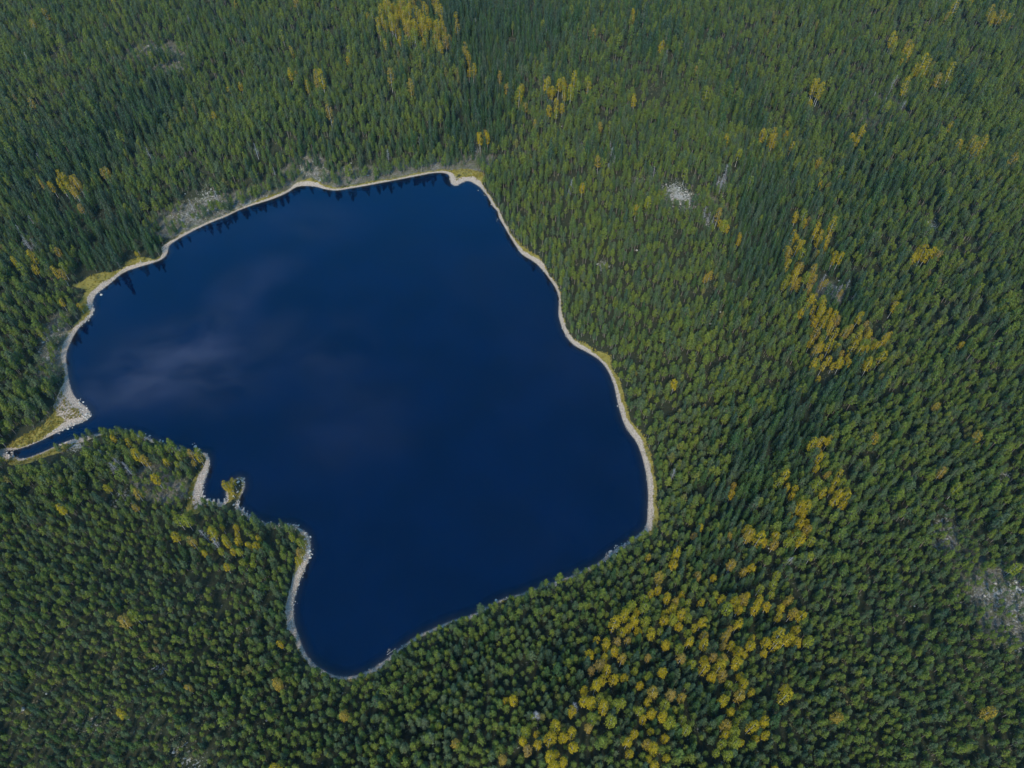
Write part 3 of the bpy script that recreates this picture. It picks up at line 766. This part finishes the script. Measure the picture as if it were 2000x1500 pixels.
trees = []      # kind, variant mesh key, x, y, z, rot, scale, variant
def sel(m): return np.nonzero(m)[0]
forest = {'pine': sel(~is_spr & ~is_bir), 'spruce': sel(is_spr)}
ex = sel(is_bir)
B = dict(x=np.concatenate([bx, tx[ex]]), y=np.concatenate([by, ty[ex]]), z=np.concatenate([bz, tz[ex]]),
         h=np.concatenate([bh, rng.integers(0, 3, len(ex))]))
nB = len(B['x'])
_, bpy_, _ = to_px(B['x'], B['y'], B['z'])
B['s'] = .86 * (.72 + .45 * rng.random(nB)) * (1 + .45 * sst(bpy_, 700, 60)); B['r'] = rng.uniform(0, 6.283, nB)
B['s'] = B['s'] * np.where(sdist(B['x'], B['y']) < 12, .72, 1)

def where_words(px, py):
    """plain words for a place in the picture"""
    if py > 1380:
        if px < 330: return 'in the bottom left corner'
        if px < 620: return 'below and left of the southern cove'
        if px < 900: return 'under the southern cove'
        if px < 1150: return 'below the straight south shore'
        if px < 1520: return 'among the lowest yellow birches'
        if px < 1760: return 'right of the lowest yellow birches'
        return 'in the bottom right corner'
    if py > 1060:
        if px < 330: return 'at the left below the stream'
        if px < 600: return 'left of the southern cove'
        if px < 1180: return 'behind the straight south shore'
        if px < 1560: return 'in the mixed wood southeast'
        if px < 1800: return 'right of the southeast birches'
        return 'by the right edge clearing'
    if py > 700:
        if px < 420: return 'on the point below the stream'
        if px < 1450: return 'behind the pale eastern beach'
        if px < 1720: return 'in the dark eastern valley'
        return 'at the right edge'
    if py > 330:
        if px < 330: return 'behind the northwest shore'
        if px < 1250: return 'behind the northeast shore'
        if px < 1740: return 'in the hollow below the clearing'
        return 'high on the right side'
    if px < 500: return 'in the upper left forest'
    if px < 900: return 'above the north shore'
    if px < 1050: return 'in the top centre gully'
    if px < 1500: return 'right of the top gully'
    return 'in the upper right forest'

TEN = ['', 'one tenth', 'one fifth', 'three tenths', 'two fifths', 'halfway', 'three fifths', 'seven tenths', 'four fifths', 'nine tenths']
def frac(v, first, word):
    k = int(max(0, min(v, .9999)) * 30)
    t = first if k // 3 == 0 else '%s %s' % (TEN[k // 3], word)
    return ['', 'past ', 'beyond '][k % 3] + t
def placed(look, region, px, py):
    """what the thing looks like, then where in the photograph it stands"""
    pos = '%s, %s' % (frac(px / 2000, 'the left edge', 'across'), frac(py / 1500, 'the top edge', 'down'))
    a = '%s %s, %s' % (look, region, pos)
    return a if len(a.split()) <= 14 else '%s, %s' % (look, pos)
def inside(bb, px, py):
    h = ['left', 'middle', 'right'][int(max(0, min((px - bb[0]) / (bb[2] - bb[0] + .01), .999)) * 3)]
    v = ['upper', 'central', 'lower'][int(max(0, min((py - bb[1]) / (bb[3] - bb[1] + .01), .999)) * 3)]
    return v + ' ' + h

def make_tree(kind, me_t, me_c, name, label, cat, group, x, y, z, r_, s, part):
    e = bpy.data.objects.new(name, None); col.objects.link(e)
    e.empty_display_size = .5
    e.location = (x, y, z); e.rotation_euler = (0, 0, r_); e.scale = (s, s, s)
    tag(e, label, cat, group)
    a = bpy.data.objects.new('trunk', me_t); col.objects.link(a); a.parent = e
    b = bpy.data.objects.new(part, me_c); col.objects.link(b); b.parent = e
    return e

def size_word(s, allv):
    q = (allv < s).mean()
    return ['low', 'mid-sized', 'tall', 'very tall'][min(3, int(q * 4))]

NIND = 298
def split(kind, x, y, z, s, var, hsz):
    px, py, dp = to_px(x, y, z + hsz * .7)
    vis = (px > 5) & (px < 1995) & (py > 5) & (py < 1495)
    score = np.where(vis, s * hsz / dp, -1)
    order = np.argsort(-score)[:NIND]
    order = order[score[order] > 0]
    m = np.zeros(len(x), bool); m[order] = True
    return m, px, py

for kind, ids in forest.items():
    K = KINDS[kind]
    x, y, z, r_, s = tx[ids], ty[ids], tz[ids], rot[ids], scale[ids]
    var = rng.integers(0, len(K), len(ids))
    if kind == 'spruce': s = s * rng.uniform(.85, 1.12, len(s))
    m, px, py = split(kind, x, y, z, s, var, 10.)
    for i in np.nonzero(m)[0]:
        w = where_words(px[i], py[i]); szw = size_word(s[i], s[m])
        shp = 'broad' if K[var[i]][4] > np.median([k_[4] for k_ in K]) else 'slender'
        if kind == 'pine':
            lab = placed('%s %s %s pine' % (szw, shp, PINE_HUE[var[i] % 3]), w, px[i], py[i]); nm, ct = 'pine_tree', 'pine tree'
        else:
            lab = placed('%s %s %s spruce' % (szw, shp, SPRUCE_HUE[var[i] % 2]), w, px[i], py[i]); nm, ct = 'spruce_tree', 'spruce tree'
        make_tree(kind, K[var[i]][0], K[var[i]][1], nm, lab, ct, '%s %s' % ({'pine': 'pines', 'spruce': 'spruces'}[kind], w), float(x[i]), float(y[i]), float(z[i]) , float(r_[i]), float(s[i]), 'crown')
    n = ~m
    o = scatter(kind + '_forest', [k_[2] for k_ in K], x[n], y[n], z[n], r_[n], s[n], var[n])
    tag(o, {'pine': 'dense green pine forest covering the ground all round the lake', 'spruce': 'dark pointed spruces filling the hollows of the forest beyond the lake'}[kind], 'forest', kind='stuff')

bk = ['yellow_birch', 'orange_birch', 'lime_birch']
var = rng.integers(0, 4, nB)
m, px, py = split('birch', B['x'], B['y'], B['z'], B['s'], var, 10.)
for i in np.nonzero(m)[0]:
    K = KINDS[bk[B['h'][i]]]; w = where_words(px[i], py[i])
    cn = ['golden yellow', 'rusty orange', 'yellowish green'][B['h'][i]]
    shp = 'broad' if K[var[i]][4] > np.median([k_[4] for k_ in K]) else 'slender'
    lab = placed('%s %s %s birch' % (size_word(B['s'][i], B['s'][m]), shp, cn), w, px[i], py[i])
    make_tree('birch', K[var[i]][0], K[var[i]][1], 'birch_tree', lab, 'birch tree', '%s birches %s' % (cn, w), float(B['x'][i]), float(B['y'][i]), float(B['z'][i]), float(B['r'][i]), float(B['s'][i]), 'crown')
n = ~m
protos = [k_[2] for b_ in bk for k_ in KINDS[b_]]
o = scatter('birch_grove', protos, B['x'][n], B['y'][n], B['z'][n], B['r'][n], B['s'][n], B['h'][n] * 4 + var[n])
tag(o, 'scattered far groves of yellow and orange autumn birches in the green forest', 'forest', kind='stuff')

# the little tree group on the islet and the pines leaning over the water by the stream mouth
def lone(kind, v, px, py, s, name, label, cat, group=None, hz=0.0):
    x, y, z = ground_xy(px, py)
    K = KINDS[kind][v]
    return make_tree(kind, K[0], K[1], name, label, cat, group, x, y, z, rnd.uniform(0, 6.2), s, 'branches' if kind == 'dead' else 'crown')
lone('yellow_birch', 1, 457, 964, .82, 'birch_tree', 'bushy yellow birch in the middle of the tiny rocky islet', 'birch tree')
lone('yellow_birch', 2, 452, 966, .74, 'birch_tree', 'yellow birch on the left edge of the tiny rocky islet', 'birch tree')
lone('yellow_birch', 0, 463, 957, .62, 'birch_tree', 'rightmost yellow birch of the tiny islet, beside its boulders', 'birch tree')
lone('yellow_birch', 3, 459, 973, .58, 'birch_tree', 'lowest little yellow birch at the foot of the rocky islet', 'birch tree')
lone('pine', 1, 456, 956, .36, 'pine_tree', 'single green pine at the top of the tiny rocky islet', 'pine tree')
lone('pine', 3, 208, 853, .95, 'pine_tree', 'left of two lone round pines at the stream mouth', 'pine tree')
lone('pine', 5, 240, 850, 1.0, 'pine_tree', 'right of two lone round pines at the stream mouth', 'pine tree')
lone('pine', 6, 344, 884, .95, 'pine_tree', 'pine leaning out over the water above the pale point', 'pine tree')
lone('pine', 0, 368, 889, .8, 'pine_tree', 'greyish pine nearest the boulders off the pale point', 'pine tree')
lone('pine', 1, 180, 856, .85, 'pine_tree', 'pine at the corner where the stream leaves the lake', 'pine tree')

# dead grey trees
DEAD = [(68, 500), (60, 485), (75, 492), (52, 470), (70, 445), (1275, 352), (1408, 365), (1414, 352), (1404, 378), (1412, 372), (1398, 372), (1380, 440), (1388, 446), (1372, 436),
        (505, 310), (1740, 175), (1735, 185), (1722, 215), (1715, 228), (1700, 205), (1755, 225), (1760, 200), (1812, 30), (1820, 22), (1845, 25), (1858, 30), (1866, 20), (1192, 318),
        (1190, 300), (1197, 330), (1186, 345), (60, 130), (200, 280), (300, 320), (115, 45), (20, 75), (360, 65), (375, 60), (540, 350), (430, 400), (455, 415), (380, 415), (820, 290),
        (760, 320), (930, 60), (1300, 120), (1620, 590), (1650, 570), (1632, 580), (1660, 600), (1600, 565), (1580, 905), (1590, 880), (1120, 1395), (1045, 1410), (225, 905), (240, 915),
        (255, 925), (235, 930), (210, 900), (265, 935), (1115, 380), (1110, 395), (1420, 1120), (1530, 1110), (1310, 940), (430, 1075), (410, 1060), (1840, 205), (90, 330)]
for i, (px, py) in enumerate(DEAD):
    x, y, z = ground_xy(px, py)
    if float(sdist([x], [y])[0]) < 2: continue
    K = KINDS['dead'][i % 4]; w = where_words(px, py)
    make_tree('dead', K[0], K[1], 'dead_tree', placed('bare grey %s dead tree' % ['leaning', 'thin', 'bushy', 'forked'][i % 4], w, px, py - 10), 'dead tree', 'bare grey trees ' + w, x, y, z, rnd.uniform(0, 6.2), rnd.uniform(.75, 1.05), 'branches')

# ------------------------------------------------------------------ undergrowth, sedge and stones as ground cover
def shrub_mesh(seed, mat, n, spread, size, hgt):
    r = random.Random(seed); g = Geo()
    for _ in range(n):
        c = Vector((r.gauss(0, spread), r.gauss(0, spread), abs(r.gauss(0, hgt)) + .08))
        g.kite(c, size * r.uniform(.6, 1.3), (r.gauss(0, .7), r.gauss(0, .7), 1), r)
    return mesh_np('shrub', [tuple(v) for v in g.v], g.f, [mat])
def tuft_mesh(seed):
    r = random.Random(seed); g = Geo()
    for _ in range(16):
        an = r.uniform(0, 6.28); b = Vector((r.gauss(0, .12), r.gauss(0, .12), 0)); o_ = Vector((math.cos(an), math.sin(an), 0))
        h = r.uniform(.3, .6); tip = b + o_ * r.uniform(.15, .4) + Vector((0, 0, h)); side = Vector((-o_.y, o_.x, 0)) * .05
        k = len(g.v); g.v += [b - side, b + side, tip]; g.f.append((k, k + 1, k + 2))
    return mesh_np('tuft', [tuple(v) for v in g.v], g.f, [M_GRASS])

def random_ground(n, xr=(-480, 480), yr=(10, 700)):
    x = rng.uniform(*xr, n); y = rng.uniform(*yr, n)
    k = in_view(x, y, 0 * x, 60); x, y = x[k], y[k]
    return x, y, sd_fast(x, y)

x, y, sdd = random_ground(420000)
hh = np.clip(total(HEATH, x, y, 1.2) + .5 * total(ROCKY, x, y, 1.2), 0, 1)
k = (sdd > gravel_w(x, y) + .3) & (rng.random(len(x)) < np.maximum(hh * .75, .055))
x, y, sdd = x[k], y[k], sdd[k]
o = scatter('undergrowth', [shrub_mesh(i, M_SHRUB, 26, .42, .16, .28) for i in range(4)], x, y, height(x, y, sdd), rng.uniform(0, 6.28, len(x)), rng.uniform(.6, 1.7, len(x)), rng.integers(0, 4, len(x)))
tag(o, 'low heather and brush on the open slopes between the pines', 'undergrowth', kind='stuff')
print('undergrowth', len(x))

# sedge tufts follow the grassy bank
t_ = rng.random(46000); seg = rng.integers(0, len(sp), 46000)
base = A_[seg] + (B_ - A_)[seg] * t_[:, None]; nrm = np.stack([-(B_ - A_)[seg][:, 1], (B_ - A_)[seg][:, 0]], 1); nrm /= np.linalg.norm(nrm, axis=1)[:, None] + 1e-9
L_ = np.linalg.norm((B_ - A_)[seg], axis=1); kk = rng.random(46000) < L_ / L_.max() * 1.5
q_ = base + nrm * rng.uniform(-22, 22, 46000)[:, None]
x, y = q_[kk, 0], q_[kk, 1]; sdd = sdist(x, y); gwv = gravel_w(x, y)
k = (sdd > np.minimum(gwv, 3.5) * .9) & (sdd < gwv + grass_w(x, y) + .4); x, y, sdd = x[k], y[k], sdd[k]
o = scatter('sedge_grass', [tuft_mesh(i) for i in range(4)], x, y, height(x, y, sdd), rng.uniform(0, 6.28, len(x)), rng.uniform(.7, 1.5, len(x)), rng.integers(0, 4, len(x)))
tag(o, 'yellow sedge and grass on the banks behind the pale gravel', 'grass', kind='stuff')
print('sedge', len(x))

def rock_meshes(n, seed, mat, sub):
    out = []
    for i in range(n):
        v, f = boulder_geo(seed + i, sub); out.append(mesh_np('stone', v, f, [mat]))
    return out
# shore stones: many small ones at the water's edge
seg = rng.integers(0, len(sp), 90000); base = A_[seg] + (B_ - A_)[seg] * rng.random(90000)[:, None]
kk = rng.random(90000) < np.linalg.norm((B_ - A_)[seg], axis=1) / L_.max() * 1.5
nrm = np.stack([-(B_ - A_)[seg][:, 1], (B_ - A_)[seg][:, 0]], 1); nrm /= np.linalg.norm(nrm, axis=1)[:, None] + 1e-9
q_ = (base + nrm * (rng.normal(0, 1, 90000) * np.where(rng.random(90000) < .6, 1.0, 4.5))[:, None])[kk]
x, y = q_[:, 0], q_[:, 1]; sdd = sdist(x, y)
STONY = [Area(175, 812, 125, 838, 12, 8, 1), Area(145, 860, 165, 856, 12, 6, .8), Area(12, 888, 26, 892, 14, 10, 1.0), Area(400, 975, 470, 985, 18, 10, 1.3), Area(472, 960, 476, 935, 8, 14, .6), Area(380, 880, 320, 870, 20, 8, 1), Area(388, 985, 404, 920, 12, 26, .8),
         Area(460, 985, 540, 1028, 14, 8, .9), Area(575, 1025, 606, 1090, 10, 14, 1), Area(180, 605, 165, 630, 10, 12, .8), Area(220, 540, 180, 580, 12, 10, .5), Area(885, 355, 960, 390, 14, 8, .5), Area(1217, 1064, 1180, 1088, 16, 8, .9), Area(572, 1200, 590, 1120, 10, 20, .5), Area(780, 1265, 700, 1318, 14, 8, .4)]
st = total(STONY, x, y, 1.0)
k = (sdd > -1.6) & (sdd < gravel_w(x, y) + .4) & (rng.random(len(x)) < .12 + .6 * st) & ((sdd > -.35) | (rng.random(len(x)) < st * .3))
x, y, sdd, st = x[k], y[k], sdd[k], st[k]
sz = (.14 + .5 * rng.random(len(x)) ** 3) * (1 + .55 * st)
o = scatter('shore_stones', rock_meshes(6, 40, M_ROCK, 1), x, y, np.maximum(height(x, y, sdd), -.25), rng.uniform(0, 6.28, len(x)), sz, rng.integers(0, 6, len(x)))
tag(o, 'loose pale stones and cobbles lying along the waterline of the lake', 'stones', kind='stuff')
print('stones', len(x))
# lichen-white rocks on the open knobs
x, y, sdd = random_ground(300000)
rr = total(ROCKY, x, y, 1.2)
k = (sdd > 3.0) & (rng.random(len(x)) < np.clip(rr - .25, 0, 1) * .9 * (vnoise(x, y, 5, 9) > .45) + .0025); x, y, sdd = x[k], y[k], sdd[k]
o = scatter('outcrop_stones', rock_meshes(6, 70, M_LICHEN, 1), x, y, height(x, y, sdd) - .05, rng.uniform(0, 6.28, len(x)), .5 + 1.5 * rng.random(len(x)) ** 2.5, rng.integers(0, 6, len(x)))
tag(o, 'pale lichen covered rocks strewn over the open clearings', 'stones', kind='stuff')
print('rocks', len(x))

# ------------------------------------------------------------------ single boulders
BM = []
for i in range(8):
    v, f = boulder_geo(200 + i, 3, .6); BM.append(mesh_np('boulder', v, f, [M_ROCK]))
def put_boulder(px, py, size, label, group=None, sink=.1):
    x, y, z = ground_xy(px, py)
    o = link('boulder', BM[rnd.randrange(8)], loc=(x, y, max(z, -.15) - sink * size * .3 + .02))
    o.rotation_euler = (0, 0, rnd.uniform(0, 6.28)); o.scale = (size, size * rnd.uniform(.8, 1.1), size * rnd.uniform(.7, 1))
    tag(o, label, 'boulder', group)
put_boulder(198, 576, 1.5, 'white boulder standing alone in the water off the northwest shore')
put_boulder(177, 812, 1.5, 'white boulder at the very tip of the gravel spit')
put_boulder(170, 797, .8, 'small boulder in the water just above the tip of the gravel spit')
put_boulder(387, 879, 2.0, 'largest pale boulder in the water off the pale point')
put_boulder(382, 873, 1.7, 'upright pale boulder left of the largest one off the pale point')
put_boulder(376, 868, .8, 'small outermost boulder off the pale point')
put_boulder(380, 866, .6, 'tiny boulder farthest out in the water off the pale point')
put_boulder(118, 784, .8, 'grey boulder at the back of the gravel spit by the pines')
put_boulder(371, 972, .9, 'white boulder on the grass behind the small bay beach')
put_boulder(970, 1174, 1.6, 'pale boulder where the gravel ends on the south shore')
put_boulder(961, 1181, 1.0, 'smaller boulder left of the pale one on the south shore')
put_boulder(1206, 793, .9, 'pale boulder at the water edge halfway down the eastern beach')
put_boulder(934, 372, .8, 'dark boulder in the shallows of the northeast corner')
put_boulder(1195, 1078, 1.0, 'boulder in the water beyond the southern end of the eastern beach')
put_boulder(1193, 1087, 1.3, 'dark boulder under the shore pines at the southeast corner')
put_boulder(312, 863, 1.5, 'white boulder on the north side of the wooded point')
put_boulder(318, 862, 1.1, 'paler small boulder beside the white one north of the wooded point')
put_boulder(245, 838, 1.0, 'boulder in the water above the two lone pines')
groups = [((462, 934, 478, 962), 16, "on the tiny islet's right side", 'boulders of the islet'),
          ((438, 966, 466, 992), 9, "on the stony neck of the islet", 'boulders of the islet neck'),
          ((400, 974, 440, 986), 18, "along the small bay", 'boulders of the small bay'),
          ((150, 778, 176, 830), 16, "on the gravel spit", 'boulders of the gravel spit'),
          ((6, 883, 30, 896), 14, "in the stone dam of the stream", 'boulders damming the stream'),
          ((90, 832, 160, 850), 10, "along the upper stream bank", 'boulders of the stream bank'),
          ((470, 992, 540, 1030), 18, 'along the shore right of the islet neck', 'boulders right of the islet'),
          ((560, 1020, 608, 1100), 22, "round the corner above the cove", 'boulders of the cove corner'),
          ((280, 848, 340, 876), 14, "north of the wooded point", 'boulders of the wooded point'),
          ((168, 592, 184, 630), 14, "on the northwest shore bend", 'boulders of the northwest bend'),
          ((1178, 1062, 1222, 1084), 12, "at the eastern beach's lower end", 'boulders of the beach end'),
          ((980, 1120, 1120, 1172), 8, "below the south shore pines", 'boulders of the south shore')]
for (bb, n, wds, grp) in groups:
    c = 0; tries = 0
    while c < n and tries < 600:
        tries += 1
        px, py = rnd.uniform(bb[0], bb[2]), rnd.uniform(bb[1], bb[3])
        x, y = flat_xy(px, py)
        dsh = float(sdist([x], [y])[0])
        if -1.6 < dsh < 2.2:
            sz = rnd.uniform(.55, 1.35)
            put_boulder(px, py, sz, '%s boulder %s, %s' % ('small' if sz < .8 else ('large' if sz > 1.1 else 'middling'), wds, inside(bb, px, py)), grp); c += 1
for (cx, cy, sx, sy, n, wds) in [(1325, 384, 22, 14, 26, "in the white rocky clearing"), (613, 330, 18, 14, 12, 'in the rocky gap above the north shore'), (408, 388, 26, 14, 14, "on the open northwest slope"), (1975, 1150, 22, 26, 16, 'in the clearing at the right edge')]:
    for _ in range(n):
        sz = rnd.uniform(.7, 1.5)
        qx, qy = rnd.gauss(cx, sx), rnd.gauss(cy, sy)
        put_boulder(qx, qy, sz, '%s whitish rock %s, %s' % ('small' if sz < .95 else ('large' if sz > 1.25 else 'middling'), wds, inside((cx - 1.2 * sx, cy - 1.2 * sy, cx + 1.2 * sx, cy + 1.2 * sy), qx, qy)), 'rocks ' + wds)

# ------------------------------------------------------------------ driftwood
def log(px1, py1, px2, py2, rad, label):
    x1, y1, z1 = ground_xy(px1, py1); x2, y2, z2 = ground_xy(px2, py2)
    g = Geo(); r = random.Random(int(px1))
    a = Vector((0, 0, 0)); b = Vector((x2 - x1, y2 - y1, z2 - z1)); n = 6
    pts = [a.lerp(b, i / n) + Vector((r.uniform(-.08, .08), r.uniform(-.08, .08), r.uniform(0, .05))) for i in range(n + 1)]
    g.tube(pts, [rad * (1 - .55 * i / n) for i in range(n + 1)], 7)
    for i in range(2, n):
        d = Vector((r.gauss(0, 1), r.gauss(0, 1), abs(r.gauss(0, .6)))).normalized() * r.uniform(.3, .9)
        g.tube([pts[i], pts[i] + d], [rad * .3, .01], 4)
    o = link('driftwood_log', mesh_np('driftwood_log', [tuple(v) for v in g.v], g.f, [M_LOG]), loc=(x1, y1, max(z1, 0) + rad * .7))
    tag(o, label, 'log')
log(756, 1279, 774, 1266, .13, 'long bleached log lying along the waterline of the southern cove')
log(756, 1274, 763, 1269, .10, 'short log floating just off the southern cove')
log(758, 1270, 762, 1267, .09, 'stub of driftwood above the short log in the southern cove')
log(569, 1150, 573, 1120, .16, 'fallen trunk lying up the bank west of the southern cove')
log(561, 1180, 570, 1164, .16, 'grey fallen trunk behind the beach of the southern cove')
log(973, 427, 969, 433, .09, 'bleached pole sticking out from the northeast shore')
log(943, 366, 948, 376, .18, 'dark log across the gravel in the northeast corner')
log(355, 1460, 367, 1450, .22, 'pale fallen trunk among the bottom left pines')
log(296, 1308, 310, 1300, .2, 'pale fallen trunk in a forest gap at lower left')
log(460, 395, 476, 404, .2, 'bleached fallen trunk on the open northwest slope')
log(700, 1322, 714, 1314, .16, 'log at the bottom end of the southern cove')

# ------------------------------------------------------------------ thin air
import bmesh
bm = bmesh.new(); bmesh.ops.create_cube(bm, size=1.0)
hm_ = bpy.data.meshes.new('haze'); bm.to_mesh(hm_); bm.free()
hz = link('haze', hm_, loc=(0, 0, (HC + 12 - 9) / 2)); hz.scale = (22000, 22000, HC + 12 + 9)
mh, t = new_mat('thin_air')
pv = t.node('ShaderNodeVolumePrincipled', inp={'Color': (.55, .82, 1, 1), 'Density': 0.000028, 'Anisotropy': 0.2})
t.node('ShaderNodeOutputMaterial', inp={'Volume': pv.outputs[0]})
hm_.materials.append(mh)
tag(hz, kind='stuff', label='thin bluish air over the forest')

print('trees', len(tx), 'birch', nB, 'pine', len(forest['pine']), 'spruce', len(forest['spruce']))

# ------------------------------------------------------------------ alike neighbours: say which of the two or three
byl = {}
for o in list(col.objects):
    if o.parent is None and 'label' in o.keys() and o.get('category'):
        byl.setdefault(o['label'], []).append(o)
for lab, os_ in byl.items():
    if not 2 <= len(os_) <= 5: continue
    key = lambda o: to_px(o.location.x, o.location.y, o.location.z)[0]
    os_.sort(key=key)
    words = {2: ['left', 'right'], 3: ['left', 'middle', 'right'], 4: ['leftmost', 'second', 'third', 'rightmost'], 5: ['leftmost', 'second', 'middle', 'fourth', 'rightmost']}[len(os_)]
    num = {2: 'two', 3: 'three', 4: 'four', 5: 'five'}[len(os_)]
    for w_, o in zip(words, os_):
        base_ = lab
        o['label'] = ('%s, %s of %s' % (base_, w_, num)) if len(base_.split()) <= 13 else '%s, %s one' % (base_, w_)
